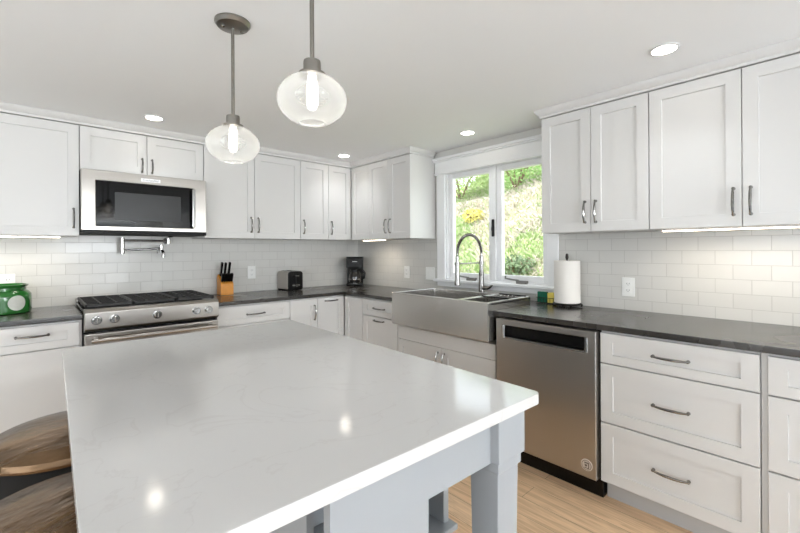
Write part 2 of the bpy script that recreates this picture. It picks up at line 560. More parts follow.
# tiled backsplashes
struct('backsplash', MB().box(-3.2, -0.008, -0.008, 0, CT, 1.46), TILE_BACK, label='glazed subway tile behind the range')
mb = MB()
mb.box(-0.008, 0, -1.235, 0, CT, 1.405)
mb.box(-0.008, 0, -4.0, -2.385, CT, 1.405)
mb.box(-0.008, 0, -2.385, -1.235, CT, 0.975)
struct('backsplash', mb, TILE_RIGHT, label='glazed subway tile along the window wall')

# ------------------------------------------------------------------ window
win = tag(bpy.data.objects.new('window_1', None), label='white casement window over the sink', kind='structure')
COL.objects.link(win)
mb = MB()
mb.box(-0.02, 0.0, WY1 - 0.004, -1.235, 1.02, 1.985, 0.003)
mb.box(-0.02, 0.0, -2.385, WY0 + 0.004, 1.02, 1.985, 0.003)
mb.build('casing', WHITE_TRIM, win)
mb = MB()
mb.box(-0.024, 0.0, -2.40, -1.215, 1.985, 2.105, 0.003)
mb.box(-0.045, 0.0, -2.42, -1.195, 2.105, 2.128, 0.004)
mb.box(-0.034, 0.0, -2.41, -1.205, 2.09, 2.106, 0.003)
mb.box(-0.03, 0.0, -2.405, -1.21, 1.975, 1.988, 0.003)
mb.build('header', WHITE_TRIM, win)
mb = MB()
mb.box(-0.055, 0.06, -2.405, -1.215, 1.005, 1.03, 0.004)
mb.build('sill', WHITE_TRIM, win)
MB().box(-0.018, 0.0, -2.385, -1.235, 0.965, 1.004, 0.003).build('apron', WHITE_TRIM, win)
mb = MB()  # jamb liner and mullion
mb.box(0.0, 0.11, WY1 - 0.018, WY1, 1.03, WZ1)
mb.box(0.0, 0.11, WY0, WY0 + 0.018, 1.03, WZ1)
mb.box(0.0, 0.11, WY0, WY1, WZ1 - 0.018, WZ1)
mb.box(0.0, 0.11, WY0, WY1, 1.028, 1.04)
mb.box(0.005, 0.11, -1.85, -1.815, 1.04, WZ1 - 0.018, 0.003)
mb.build('frame', WHITE_TRIM, win)
for (a, b) in ((-1.815, -1.343), (-2.292, -1.85)):
    sw = 0.044
    mb = MB()
    mb.box(0.025, 0.07, a, a + sw, 1.04, 1.974, 0.004); mb.box(0.025, 0.07, b - sw, b, 1.04, 1.974, 0.004)
    mb.box(0.025, 0.07, a + sw, b - sw, 1.04, 1.04 + 0.05, 0.004); mb.box(0.025, 0.07, a + sw, b - sw, 1.974 - 0.045, 1.974, 0.004)
    sash = mb.build('sash', WHITE_TRIM, win)
    MB().box(0.045, 0.050, a + sw, b - sw, 1.09, 1.93).build('pane', PANE, sash)
    # folding crank on the sill and lock lever at the middle
    k = MB()
    cy = a + 0.20
    k.box(-0.022, 0.012, cy - 0.045, cy + 0.045, 1.03, 1.056, 0.006, 2)
    k.tube([(-0.018, cy + 0.02, 1.056), (-0.03, cy + 0.07, 1.062), (-0.035, cy + 0.125, 1.07)], [0.007, 0.006, 0.006], 8)
    k.cyl((-0.035, cy + 0.125, 1.064), (-0.035, cy + 0.125, 1.09), 0.008, 0.006, 10)
    k.build('crank', GREY_PLASTIC, sash)
k = MB()
k.box(-0.006, 0.005, -1.842, -1.816, 1.40, 1.54, 0.004)
k.tube([(-0.006, -1.829, 1.50), (-0.022, -1.833, 1.46), (-0.02, -1.842, 1.40)], [0.006, 0.006, 0.005], 8)
k.build('lock_lever', BLACKLEG, win)

# windows added for light in the unseen living room: frames and bars
def plain_window(name, p0, p1, fixed, axis):
    w = tag(bpy.data.objects.new(name, None), kind='structure')
    COL.objects.link(w)
    mb = MB()
    def bx(a0, a1, z0, z1, d0=-0.05, d1=0.05):
        if axis == 'y':
            mb.box(a0, a1, fixed + d0, fixed + d1, z0, z1)
        else:
            mb.box(fixed + d0, fixed + d1, a0, a1, z0, z1)
    for a in (p0, (p0 + p1) / 2 - 0.025, p1 - 0.05):
        bx(a, a + 0.05, 0.55, 2.1)
    bx(p0, p1, 0.55, 0.6); bx(p0, p1, 2.05, 2.1)
    mb.build('frame', WHITE_TRIM, w)
plain_window('window_2', -5.6, -3.2, YF - 0.05, 'y')
plain_window('window_3', -2.6, -0.6, YF - 0.05, 'y')
plain_window('window_4', -5.0, -2.2, XL - 0.05, 'x')

# ------------------------------------------------------------------ crown trims along the cabinet tops
UB, UT = 1.398, 2.133     # wall cabinets: underside, top of doors
UD = 0.331                # their face from the wall


CROWN = [(-0.02, 0.004), (0.006, 0.004), (0.006, 0.018), (0.016, 0.024), (0.03, 0.042), (0.034, 0.0555), (-0.02, 0.0555)]


def crown(name, path, label):
    """sweep the crown profile along a plan path (outward side on the right of travel), mitred at the corners"""
    P = [Vector((x, y, 0)) for x, y in path]
    mb = MB()
    rings = []
    for i, p in enumerate(P):
        ns = []
        for a, b in ((i - 1, i), (i, i + 1)):
            if a >= 0 and b < len(P):
                d = (P[b] - P[a]).normalized()
                ns.append(Vector((d.y, -d.x, 0)))
        n = ns[0] if len(ns) == 1 else (ns[0] + ns[1]) / (1 + ns[0].dot(ns[1]))
        rings.append([mb.bm.verts.new(p + n * o + Vector((0, 0, UT + z))) for o, z in CROWN])
    for a, b in zip(rings, rings[1:]):
        mb.bridge(a, b)
    mb.bm.faces.new(rings[0]); mb.bm.faces.new(rings[-1][::-1])
    struct(name, mb, WHITE, label=label)


crown('trim_1', [(-3.16, -UD), (-UD, -UD), (-UD, -1.2075), (-0.03, -1.2075)], 'crown moulding over the range-wall and corner cabinets')
crown('trim_2', [(-0.045, -2.4275), (-UD, -2.4275), (-UD, -3.83)], 'crown moulding over the right-hand cabinets')


# ------------------------------------------------------------------ handles and cabinets
def pull(parent, c, vertical, L=0.13):
    """bowed chrome pull with flared feet; c = centre on the face plane"""
    mb = MB()
    x, y, z = c
    pts, rs = [], []
    N = 12
    for i in range(N + 1):
        t = i / N * 2 - 1
        off = 0.012 + 0.016 * (1 - abs(t) ** 2.6)
        rs.append(0.0042 + 0.0022 * (1 - t * t) if abs(t) < 0.95 else 0.0055)
        q = t * L / 2
        pts.append((x, y - off, z + q) if vertical else (x + q, y - off, z))
    mb.tube(pts, rs, 10)
    for t in (-1, 1):
        q = t * (L / 2 - 0.004)
        a = (x, y, z + q) if vertical else (x + q, y, z)
        b2 = (x, y - 0.016, z + q) if vertical else (x + q, y - 0.016, z)
        mb.tube([a, ((a[0] + b2[0]) / 2, (a[1] + b2[1]) / 2, (a[2] + b2[2]) / 2), b2], [0.008, 0.005, 0.0065], 10)
    return mb.build('handle', PULL_METAL, parent)


def wall_cabinet(label, loc, rz, w, doors, z0=UB, z1=UT, fd=UD, finished_left=False, finished_right=False):
    """doors: list of (x0, x1, handle 'l'/'r'/None)"""
    t = thing('wall_cabinet', label, 'cabinet', loc, rz, 'white shaker wall cabinets')
    mb = MB()
    fy = -fd + 0.021
    mb.box(0.0008, w - 0.0008, fy, -0.009, z0, z1 + 0.003)
    mb.build('body', WHITE, t)
    for (a, b, h) in doors:
        rail = 0.057 if (b - a) > 0.2 else 0.04
        d = MB().panel_front(a + 0.0016, b - 0.0016, z0 + 0.0015, z1 - 0.001, -fd, rail=rail).build('door', WHITE, t)
        if h:
            hx = a + 0.031 if h == 'l' else b - 0.031
            if z1 - z0 > 0.5:
                pull(d, (hx, -fd, z0 + 0.117), True)
            else:
                pull(d, (hx, -fd, z0 + 0.07), True, 0.1)
    return t


# range wall
wall_cabinet('white wall cabinet left of the microwave with a single door', (-3.14, 0, 0), 0, 0.614, [(0, 0.614, 'r')])
wall_cabinet('short white two-door wall cabinet above the microwave', (-2.525, 0, 0), 0, 0.77, [(0, 0.385, 'r'), (0.385, 0.77, 'l')], z0=1.842)
wall_cabinet('white two-door wall cabinet right of the microwave with paired handles', (-1.753, 0, 0), 0, 0.844,
             [(0, 0.408, 'r'), (0.408, 0.844, 'l')])
wall_cabinet('narrow white two-door wall cabinet left of the corner above the coffee maker', (-0.908, 0, 0), 0, 0.577,
             [(0, 0.305, 'l'), (0.305, 0.573, 'l')])
# window wall
wall_cabinet('white wall cabinet left of the window with a blind corner panel', (0, -UD - 0.002, 0), RIGHT, 0.874,
             [(0, 0.281, None), (0.281, 0.58, 'r'), (0.58, 0.874, 'l')])
wall_cabinet('white two-door wall cabinet just right of the window', (0, -2.428, 0), RIGHT, 0.613, [(0, 0.309, 'r'), (0.309, 0.613, 'l')])
wall_cabinet('wider white two-door wall cabinet at the right edge above the lit counter', (0, -3.042, 0), RIGHT, 0.764,
             [(0, 0.381, 'r'), (0.381, 0.764, 'l')])

BD = 0.624      # base cabinet face
BZ0, BZ1 = 0.115, 0.872


def base_cabinet(label, loc, rz, w, fronts, toe=True, body=None):
    """fronts: list of (kind, x0, x1, z0, z1, handle)"""
    t = thing('base_cabinet', label, 'cabinet', loc, rz, 'white shaker base cabinets')
    mb = MB()
    bw0, bw1 = body or (0, w)
    mb.box(bw0 + 0.0008, bw1 - 0.0008, -BD + 0.021, -0.012, BZ0 - 0.01, 0.8835)
    mb.build('body', WHITE, t)
    MB().box(bw0 + 0.001, bw1 - 0.001, -BD + 0.085, -0.02, 0.0, BZ0 - 0.0105).build('toe_kick', TOEKICK, t)
    for (k, a, b, z0, z1, h) in fronts:
        rz_ = 0.057 if z1 - z0 > 0.2 else 0.042
        d = MB().panel_front(a + 0.0018, b - 0.0018, z0 + 0.0018, z1 - 0.0018, -BD, rail=0.057, railz=rz_).build(k, WHITE, t)
        mid = (a + b) / 2
        if h == 'h':
            pull(d, (mid, -BD, (z0 + z1) / 2), False, 0.145)
        elif h == 'ht':
            pull(d, (mid, -BD, z1 - 0.03), False, 0.13)
        elif h == 'r':
            pull(d, (b - 0.03, -BD, z1 - 0.12), True)
        elif h == 'l':
            pull(d, (a + 0.03, -BD, z1 - 0.12), True)
    return t


base_cabinet('white base cabinet left of the range with one wide drawer on top', (-3.14, 0, 0), 0, 0.604,
             [('drawer', 0, 0.604 - 0.012, 0.73, BZ1, None), ('door', 0, 0.592, BZ0, 0.727, 'l')])
for o in [x for x in bpy.data.objects if x.name.startswith('drawer')]:
    pull(o, (0.38, -BD, 0.815), False, 0.145)
base_cabinet('white base cabinet right of the range under the knife block', (-1.756, 0, 0), 0, 0.586,
             [('drawer', 0, 0.586, 0.73, BZ1, 'h'), ('drawer', 0, 0.586, 0.425, 0.727, 'h'), ('drawer', 0, 0.586, BZ0, 0.422, 'h')])
base_cabinet('narrow white base cabinet under the toaster, door with upright handle', (-1.169, 0, 0), 0, 0.26,
             [('door', 0, 0.26, BZ0, BZ1, 'r')])
base_cabinet('white corner base cabinet, left-hand door with level handle near the top', (-0.908, 0, 0), 0, 0.281,
             [('door', 0, 0.281, BZ0, BZ1, 'ht')])
base_cabinet('plain white panel base cabinet right of the inner corner', (0, -0.6275, 0), RIGHT, 0.2745,
             [('door', 0, 0.2745, BZ0, BZ1, None)])
base_cabinet('white base cabinet left of the sink with drawer over deep drawer', (0, -0.903, 0), RIGHT, 0.455,
             [('drawer', 0, 0.455, 0.735, BZ1, 'h'), ('drawer', 0, 0.455, BZ0, 0.732, 'ht')])

# sink base: lower than the others, under the apron
SKY0, SKY1 = -1.382, -2.272
t = thing('base_cabinet', 'white sink base cabinet with two doors under the steel apron', 'cabinet', (0, SKY0 + 0.02, 0), RIGHT, 'white shaker base cabinets')
W = 0.912
mb = MB(); mb.box(0.0, W, -BD + 0.021, -0.012, BZ0 - 0.01, 0.70); mb.build('body', WHITE, t)
MB().box(0.001, W - 0.001, -BD + 0.085, -0.02, 0, BZ0 - 0.0105).build('toe_kick', TOEKICK, t)
MB().box(0.002, W - 0.002, -BD, -BD + 0.0205, 0.60, 0.70, 0.0015).build('rail', WHITE, t)
mb = MB(); mb.box(0.0, 0.018, -BD, -0.012, 0.701, 0.8835, 0.001)
mb.build('side_panel', WHITE, t)
for a, b, h in ((0, W / 2, 'r'), (W / 2, W, 'l')):
    d = MB().panel_front(a + 0.0018, b - 0.0018, BZ0, 0.597, -BD).build('door', WHITE, t)
    pull(d, (b - 0.03 if h == 'r' else a + 0.03, -BD, 0.50), True)

base_cabinet('white three-drawer base cabinet beside the dishwasher', (0, -2.9, 0), RIGHT, 0.612,
             [('drawer', 0, 0.612, 0.718, BZ1, 'h'), ('drawer', 0, 0.612, 0.419, 0.715, 'h'), ('drawer', 0, 0.612, BZ0, 0.416, 'h')])
base_cabinet('white drawer base cabinet cut by the right edge of the photo', (0, -3.513, 0), RIGHT, 0.47,
             [('drawer', 0.02, 0.47, 0.718, BZ1, 'h'), ('drawer', 0.02, 0.47, 0.419, 0.715, 'h'), ('drawer', 0.02, 0.47, BZ0, 0.416, 'h')])

# ------------------------------------------------------------------ worktops
mb = MB()
mb.prism([(-1.757, -0.009), (-1.757, -0.644), (-0.644, -0.644), (-0.644, -1.381), (-0.195, -1.381), (-0.195, -2.274), (-0.644, -2.274),
          (-0.644, -3.985), (-0.009, -3.985), (-0.009, -0.009)], 'z', 0.8845, CT)
mb.bevel_all(0.003, 2)
tag(mb.build('worktop', STONE), 'dark stone worktop running from the range round the corner past the sink', 'worktop')
mb = MB()
mb.box(-3.14, -2.536, -0.644, -0.009, 0.8845, CT, 0.003, 2)
tag(mb.build('worktop', STONE), 'short dark stone worktop left of the range', 'worktop')

# ------------------------------------------------------------------ range
RX0, RX1 = -2.533, -1.760
rg = thing('range', 'stainless steel gas range with black grates between the dark worktops', 'range', ((RX0 + RX1) / 2, -0.02, 0))
w = (RX1 - RX0) / 2 - 0.003
mb = MB(); mb.box(-w, w, -0.60, 0.0, 0.03, 0.90); mb.build('body', BLACK, rg)
mb = MB()
mb.prism([(-0.60, 0.80), (-0.655, 0.815), (-0.672, 0.828), (-0.672, 0.925), (-0.655, 0.945), (-0.60, 0.945)], 'x', -w, w)
mb.bevel_all(0.003, 2)
mb.build('control_panel', STEEL, rg)
mb = MB()
mb.box(-w, w, -0.605, 0.0, 0.90, 0.934, 0.006, 2)
mb.build('cooktop', BLACK_GLASS, rg)
mb = MB(); mb.box(-w, w, -0.035, 0.012, 0.934, 0.962, 0.004); mb.build('rear_trim', STEEL, rg)
d = MB().box(-w, w, -0.66, -0.602, 0.215, 0.795, 0.006, 2).build('oven_door', STEEL, rg)
MB().box(-w + 0.10, w - 0.10, -0.664, -0.655, 0.33, 0.66, 0.002).build('window', BLACK_GLASS, d)
mb = MB(); mb.tube([(-w + 0.03, -0.715, 0.762), (w - 0.03, -0.715, 0.762)], 0.0125, 14)
for s in (-1, 1):
    mb.tube([(s * (w - 0.055), -0.655, 0.762), (s * (w - 0.055), -0.715, 0.762)], [0.014, 0.011], 12)
mb.build('handle', STEEL, d)
MB().box(-w, w, -0.655, -0.602, 0.06, 0.21, 0.005, 2).build('drawer', STEEL, rg)
MB().box(-w + 0.02, w - 0.02, -0.56, -0.05, 0.0, 0.055).build('foot_panel', BLACK, rg)
cxr = (RX0 + RX1) / 2
for kx in (-2.472, -2.384, -2.153, -1.914, -1.834):
    x = kx - cxr
    mb = MB()
    mb.tube([(x, -0.6725, 0.879), (x, -0.678, 0.879)], 0.027, 24)
    mb.tube([(x, -0.678, 0.879), (x, -0.700, 0.879), (x, -0.704, 0.879)], [0.022, 0.0205, 0.017], 24)
    kb = mb.build('knob', CHROME, rg)
    MB().box(x - 0.0025, x + 0.0025, -0.7075, -0.70, 0.865, 0.893, 0.001).build('pointer', STEEL, kb)
# burners and three grates
for bx_, by_ in ((-0.25, -0.16), (-0.25, -0.44), (0.0, -0.30), (0.25, -0.16), (0.25, -0.44)):
    mb = MB(); mb.lathe([(0.05, 0), (0.05, 0.008), (0.036, 0.01), (0.036, 0.016), (0.03, 0.02)], 24, (bx_, by_, 0.934))
    mb.build('burner', CASTIRON, rg)
for g in range(3):
    a = -w + 0.008 + g * (2 * w - 0.016) / 3
    b = a + (2 * w - 0.016) / 3 - 0.004
    mb = MB()
    z0, z1 = 0.956, 0.970
    for yy in (-0.605, -0.06):
        mb.box(a, b, yy, yy + 0.014, z0 - 0.006, z1, 0.003)
    for xx in (a, b - 0.014):
        mb.box(xx, xx + 0.014, -0.605, -0.046, z0 - 0.006, z1, 0.003)
    for i in range(1, 6):
        yy = -0.605 + i * 0.545 / 6
        mb.box(a + 0.01, b - 0.01, yy, yy + 0.010, z0, z1, 0.002)
    for i in (1, 2):
        xx = a + (b - a) * i / 3
        mb.box(xx - 0.005, xx + 0.005, -0.60, -0.05, z0, z1, 0.002)
    for xx in (a + 0.002, b - 0.016):
        for yy in (-0.60, -0.33, -0.062):
            mb.box(xx, xx + 0.014, yy, yy + 0.012, 0.9345, z0)
    mb.build('grate', CASTIRON, rg)

# ------------------------------------------------------------------ microwave
mw = thing('microwave', 'stainless steel over-the-range microwave with black glass window', 'microwave', (-2.525, 0, 1.425))
mb = MB(); mb.box(0.002, 0.768, -0.36, -0.009, 0.0, 0.413, 0.002); mb.build('body', BLACK, mw)
mb = MB()
fx0, fx1, fz0, fz1 = 0.078, 0.665, 0.04, 0.345
mb.frame(0.002, 0.768, 0.012, 0.413, fx0, fx1 + 0.012, fz0, fz1, -0.40, -0.361)
fr = mb.build('front_frame', STEEL, mw)
mb_ = MB().box(fx0 + 0.0005, fx1 + 0.0115, -0.394, -0.362, fz0, fz1, 0.002)
mwd = mb_.build('window', BLACK_GLASS, mw)
MB().box(fx0 + 0.105, fx1 - 0.075, -0.3945, -0.3938, 0.085, 0.275, 0.0003).build('screen', SCREEN, mwd)
mb = MB()
mb.box(fx1 - 0.006, fx1 + 0.016, -0.436, -0.422, 0.05, 0.335, 0.005, 2)
for z in (0.062, 0.311):
    mb.box(fx1 - 0.002, fx1 + 0.012, -0.424, -0.392, z, z + 0.014, 0.002)
mb.build('handle', CHROME, mw)
MB().box(0.002, 0.768, -0.398, -0.01, -0.012, 0.0115, 0.002).build('vent', DARK, mw)
bd = MB().box(0.335, 0.455, -0.4035, -0.3995, 0.362, 0.386, 0.0015).build('badge', BADGE, mw)


def lettering(text, size, parent, M, material, depth=0.0005):
    cu = bpy.data.curves.new('lettering', 'FONT')
    cu.body = text
    cu.size = size
    cu.extrude = depth
    cu.align_x = 'CENTER'
    cu.align_y = 'CENTER'
    tmp = bpy.data.objects.new('tmp_text', cu)
    COL.objects.link(tmp)
    bpy.context.view_layer.update()
    dg = bpy.context.evaluated_depsgraph_get()
    me = bpy.data.meshes.new_from_object(tmp.evaluated_get(dg))
    bpy.data.objects.remove(tmp)
    me.transform(M)
    me.materials.clear()
    me.materials.append(material)
    o = bpy.data.objects.new('lettering', me)
    COL.objects.link(o)
    o.parent = parent
    return o


UPRIGHT = Matrix.Rotation(math.pi / 2, 4, 'X')
lettering('KitchenAid', 0.021, bd, Matrix.Translation((0.395, -0.404, 0.374)) @ UPRIGHT, ENGRAVE)

# ------------------------------------------------------------------ pot filler
pf = thing('pot_filler', 'folded chrome pot filler tap on the tile above the range', 'tap', (-1.945, -0.008, 1.377))
mb = MB(); mb.tube([(0, 0, 0), (0, -0.008, 0)], [0.03, 0.027], 24); mb.tube([(0, -0.008, 0), (0, -0.06, 0)], 0.011, 14)
mb.build('wall_flange', CHROME, pf)
mb = MB(); mb.cyl((0, -0.06, -0.022), (0, -0.06, 0.022), 0.014); mb.tube([(0, -0.06, 0), (-0.315, -0.10, 0)], 0.0085, 12); mb.build('upper_arm', CHROME, pf)
mb = MB(); mb.cyl((-0.315, -0.10, -0.10), (-0.315, -0.10, 0.02), 0.015); mb.build('joint_post', CHROME, pf)
mb = MB(); mb.tube([(-0.315, -0.10, -0.075), (-0.07, -0.15, -0.062)], 0.0085, 12)
mb.cyl((-0.07, -0.15, -0.09), (-0.07, -0.15, -0.035), 0.014); mb.build('lower_arm', CHROME, pf)
mb = MB(); mb.tube([(-0.07, -0.15, -0.078), (-0.066, -0.172, -0.082), (-0.064, -0.184, -0.098), (-0.064, -0.184, -0.13)], [0.011, 0.011, 0.012, 0.012], 12)
mb.build('spout', CHROME, pf)
mb = MB(); mb.tube([(-0.07, -0.15, -0.065), (-0.095, -0.155, -0.065)], 0.012, 12); mb.tube([(-0.095, -0.155, -0.065), (-0.10, -0.157, -0.10)], [0.006, 0.004], 8)
mb.build('lever', CHROME, pf)
mb = MB(); mb.tube([(0, -0.06, 0.022), (0.0, -0.06, 0.03), (0.03, -0.065, 0.034)], [0.007, 0.006, 0.004], 8)
mb.build('lever', CHROME, pf)

# ------------------------------------------------------------------ sink
sk = thing('sink', 'stainless steel apron-front double sink below the window', 'sink', (0, SKY0, 0), RIGHT)
W = 0.889   # along local x ; front at local y=-0.70, back at -0.20
mb = MB()
yb, yf, zt, za = -0.200, -0.70, 0.968, 0.725
ri = 0.022
bowls = [(ri, 0.605), (0.66, W - ri)]
yi0, yi1 = yf + 0.022, yb - 0.035
# rim as strips around both bowls
mb.box(0, W, yi1, yb, zt - 0.02, zt, 0.002)
mb.box(0, W, yf + 0.001, yi0, zt - 0.02, zt, 0.002)
mb.box(0, ri, yi0, yi1, zt - 0.02, zt, 0.002); mb.box(W - ri, W, yi0, yi1, zt - 0.02, zt, 0.002)
mb.box(bowls[0][1], bowls[1][0], yi0, yi1, zt - 0.03, zt - 0.004, 0.003)
mb.box(0, W, yb - 0.004, yb, 0.76, zt - 0.019)
mb.box(0, 0.004, yf + 0.01, yb, 0.73, zt - 0.01); mb.box(W - 0.004, W, yf + 0.01, yb, 0.73, zt - 0.01)
body = mb.build('rim', STEEL_SINK, sk)
mb = MB(); mb.box(-0.001, W + 0.001, yf - 0.002, yf + 0.018, za, zt - 0.002, 0.004, 2); mb.build('apron_front', STEEL_SINK, sk)
for (a, b) in bowls:
    mb = MB()
    zb = 0.735
    bm = mb.bm
    def loop(i, z, r):
        pts = []
        x0, x1, y0, y1 = a + i, b - i, yi0 + i, yi1 - i
        for (cx, cy, s) in ((x1 - r, y1 - r, 0), (x0 + r, y1 - r, 1), (x0 + r, y0 + r, 2), (x1 - r, y0 + r, 3)):
            for k in range(5):
                an = math.pi / 2 * (s + k / 4)
                pts.append(bm.verts.new((cx + r * math.cos(an), cy + r * math.sin(an), z)))
        return pts
    L = [loop(0, zt - 0.004, 0.012), loop(0.003, zb + 0.02, 0.012), loop(0.010, zb + 0.005, 0.015), loop(0.025, zb, 0.02)]
    O = [loop(-0.001, zt - 0.004, 0.012), loop(0.0, zb - 0.003, 0.012)]
    for A, B in zip(L, L[1:]):
        mb.bridge(A, B)
    bm.faces.new(L[-1])
    o = mb.build('bowl', STEEL_SINK, sk)
    mx_, my_ = (a + b) / 2, (yi0 + yi1) / 2
    MB().lathe([(0.045, 0), (0.045, 0.003), (0.036, 0.003), (0.02, 0.0005)], 24, (mx_, my_, zb + 0.0005)).build('drain', CHROME, o)

# strainer basket resting across the small bowl
bk = thing('sink_basket', 'small steel sink basket with dark clips resting on the narrow right-hand bowl', 'sink basket', (-0.45, SKY0 - 0.773, 0.9685), RIGHT)
for y_ in (-0.012, 0.20):
    MB().box(-0.106, 0.106, y_, y_ + 0.012, 0.0, 0.008, 0.002).build('clip', BLACK, bk)
mb = MB()
for i in range(7):
    x = -0.09 + i * 0.03
    mb.tube([(x, -0.006, 0.003), (x, 0.004, -0.09), (x, 0.195, -0.09), (x, 0.206, 0.003)], 0.002, 6)
for y in (0.03, 0.1, 0.17):
    mb.tube([(-0.09, y, -0.09), (0.09, y, -0.09)], 0.002, 6)
mb.build('wire_rack', CHROME, bk)

# ------------------------------------------------------------------ faucet
fc = thing('faucet', 'tall steel spring pull-down faucet behind the sink', 'faucet', (-0.105, -1.79, CT), 0)
mb = MB(); mb.lathe([(0.03, 0.0005), (0.03, 0.012), (0.024, 0.02), (0.022, 0.10), (0.019, 0.17), (0.021, 0.175), (0.021, 0.20), (0.016, 0.205), (0.0155, 0.33), (0.013, 0.335)], 24)
mb.build('post', FAUCET_STEEL, fc)
mb = MB()
mb.tube([(0.0, -0.015, 0.075), (0.0, -0.055, 0.078)], [0.02, 0.018], 16)
mb.tube([(0.0, -0.055, 0.078), (0.0, -0.075, 0.082), (-0.02, -0.115, 0.10)], [0.017, 0.012, 0.006], 12)
mb.build('lever', FAUCET_STEEL, fc)
# spring arch in the local xz plane, from the post over to the spray head at x=-0.30
mb = MB()
path = []
Hs, rad = 0.33, 0.15
for i in range(41):
    an = math.pi * i / 40
    path.append(Vector((-rad + rad * math.cos(an), 0, Hs + 0.02 + 0.146 * math.sin(an))))
path = [Vector((0, 0, 0.33))] + path + [Vector((-0.30, 0, 0.33))]
mb.tube(path, 0.0075, 10)
# coils
for i in range(1, len(path) - 1):
    for f in (0, 0.5):
        p = path[i].lerp(path[i + 1], f)
        tdir = (path[i + 1] - path[i - 1]).normalized()
        mb.tube([p - tdir * 0.0022, p, p + tdir * 0.0022], [0.0095, 0.0122, 0.0095], 12)
mb.build('spring_hose', FAUCET_STEEL, fc)
mb = MB()
mb.lathe([(0.012, 0.335), (0.014, 0.33), (0.014, 0.28), (0.017, 0.27), (0.0175, 0.16), (0.022, 0.13), (0.022, 0.115), (0.018, 0.112)], 20, (-0.30, 0, 0))
mb.build('spray_head', FAUCET_STEEL, fc)
mb = MB()
mb.tube([(0.0, 0, 0.275), (-0.28, 0, 0.275)], 0.006, 10)
mb.lathe([(0.021, 0.262), (0.021, 0.288)], 16); mb.lathe([(0.021, 0.264), (0.021, 0.286)], 16, (-0.30, 0, 0))
mb.build('docking_arm', FAUCET_STEEL, fc)

# ------------------------------------------------------------------ dishwasher
dw = thing('dishwasher', 'stainless steel dishwasher with recessed black pocket handle', 'dishwasher', (0, -2.2925, 0), RIGHT)
W = 0.604
mb = MB(); mb.box(0.004, W - 0.004, -0.60, -0.02, 0.10, 0.882); mb.build('body', BLACK, dw)
mb = MB(); mb.box(0.004, W - 0.004, -0.57, -0.05, 0.0, 0.099); mb.build('toe_kick', BLACK, dw)
mb = MB()
px0, px1, pz0, pz1 = 0.062, 0.548, 0.762, 0.838
y0, y1 = -0.655, -0.601
mb.frame(0.006, W - 0.006, 0.117, 0.873, px0, px1, pz0, pz1, y0, y1)
door = mb.build('door', STEEL, dw)
MB().box(px0 - 0.002, px1 + 0.002, -0.62, -0.602, pz0 - 0.002, pz1 + 0.002).build('pocket', BLACK, dw)
mb = MB()
for a, b in ((px0 - 0.012, px0 + 0.006), (px1 - 0.006, px1 + 0.012)):
    mb.box(a, b, -0.662, -0.61, pz0 - 0.002, pz1 + 0.002, 0.003)
mb.box(px0, px1, -0.6585, -0.648, pz0 - 0.004, pz0 + 0.004, 0.002)
mb.build('handle_end', CHROME, dw)
em = MB(); em.tube([(0.551, -0.6552, 0.183), (0.551, -0.658, 0.183)], [0.030, 0.029], 32)
em = em.build('emblem', BADGE, dw)
em.location = (0, 0, 0)
mb = MB()   # engraved ring and the little stand-mixer silhouette inside it
N = 40
A = [[mb.bm.verts.new((0.551 + r * math.cos(2 * math.pi * i / N), -0.6584, 0.183 + r * math.sin(2 * math.pi * i / N))) for i in range(N)] for r in (0.0225, 0.0245)]
mb.bridge(A[0], A[1])
mb.box(0.540, 0.564, -0.6588, -0.658, 0.192, 0.198, 0.002)
mb.box(0.560, 0.564, -0.6588, -0.658, 0.170, 0.193)
mb.box(0.540, 0.564, -0.6588, -0.658, 0.167, 0.1705)
mb.prism([(0.541, 0.186), (0.555, 0.186), (0.552, 0.176), (0.544, 0.176)], 'y', -0.6588, -0.658)
mb.build('engraving', ENGRAVE, em)

# ------------------------------------------------------------------ island
isl = thing('island', 'white kitchen island with polished quartz top and square legs', 'island', (-2.216, -2.424, 0), R(-1.7))
hw, hl = 0.4825, 0.748
mb = MB()
r = 0.018
poly = []
for (cx, cy, s) in ((hw - r, hl - r, 0), (-hw + r, hl - r, 1), (-hw + r, -hl + r, 2), (hw - r, -hl + r, 3)):
    for k in range(6):
        an = math.pi / 2 * (s + k / 5)
        poly.append((cx + r * math.cos(an), cy + r * math.sin(an)))
mb.prism(poly, 'z', 0.8845, CT)
mb.bevel_all(0.003, 2, 60)
mb.build('quartz_top', QUARTZ, isl)
# cabinet body, open cubby at its near end
bx0, bx1, by0, by1 = -0.05, 0.45, -0.44, 0.71
mb = MB()
mb.box(bx0, bx1, by0 + 0.26, by1, 0.10, 0.884)
mb.box(bx0, bx0 + 0.02, by0, by0 + 0.26, 0.10, 0.884); mb.box(bx1 - 0.022, bx1, by0, by0 + 0.26, 0.10, 0.884)
mb.box(bx0 + 0.02, bx1 - 0.022, by0 + 0.004, by0 + 0.26, 0.10, 0.41)
mb.build('body', ISLAND_PAINT, isl)
MB().box(bx0 + 0.0, bx1 + 0.012, by0 - 0.03, by0 + 0.259, 0.4105, 0.428, 0.002).build('shelf', ISLAND_PAINT, isl)
MB().box(bx0 + 0.03, bx1 - 0.03, by0 + 0.05, by1 - 0.05, 0.0, 0.0995).build('toe_kick', TOEKICK, isl)
for i in range(2):
    a = by0 + 0.28 + i * 0.43
    # doors on the right-hand long side, built facing +x
    mbd = MB().panel_front(a, a + 0.425, 0.115, 0.70, 0.0)
    M = Matrix.Translation((bx1 + 0.0205, 0, 0)) @ Matrix.Rotation(math.pi / 2, 4, 'Z')
    d = mbd.build('door', ISLAND_PAINT, isl, M=M)
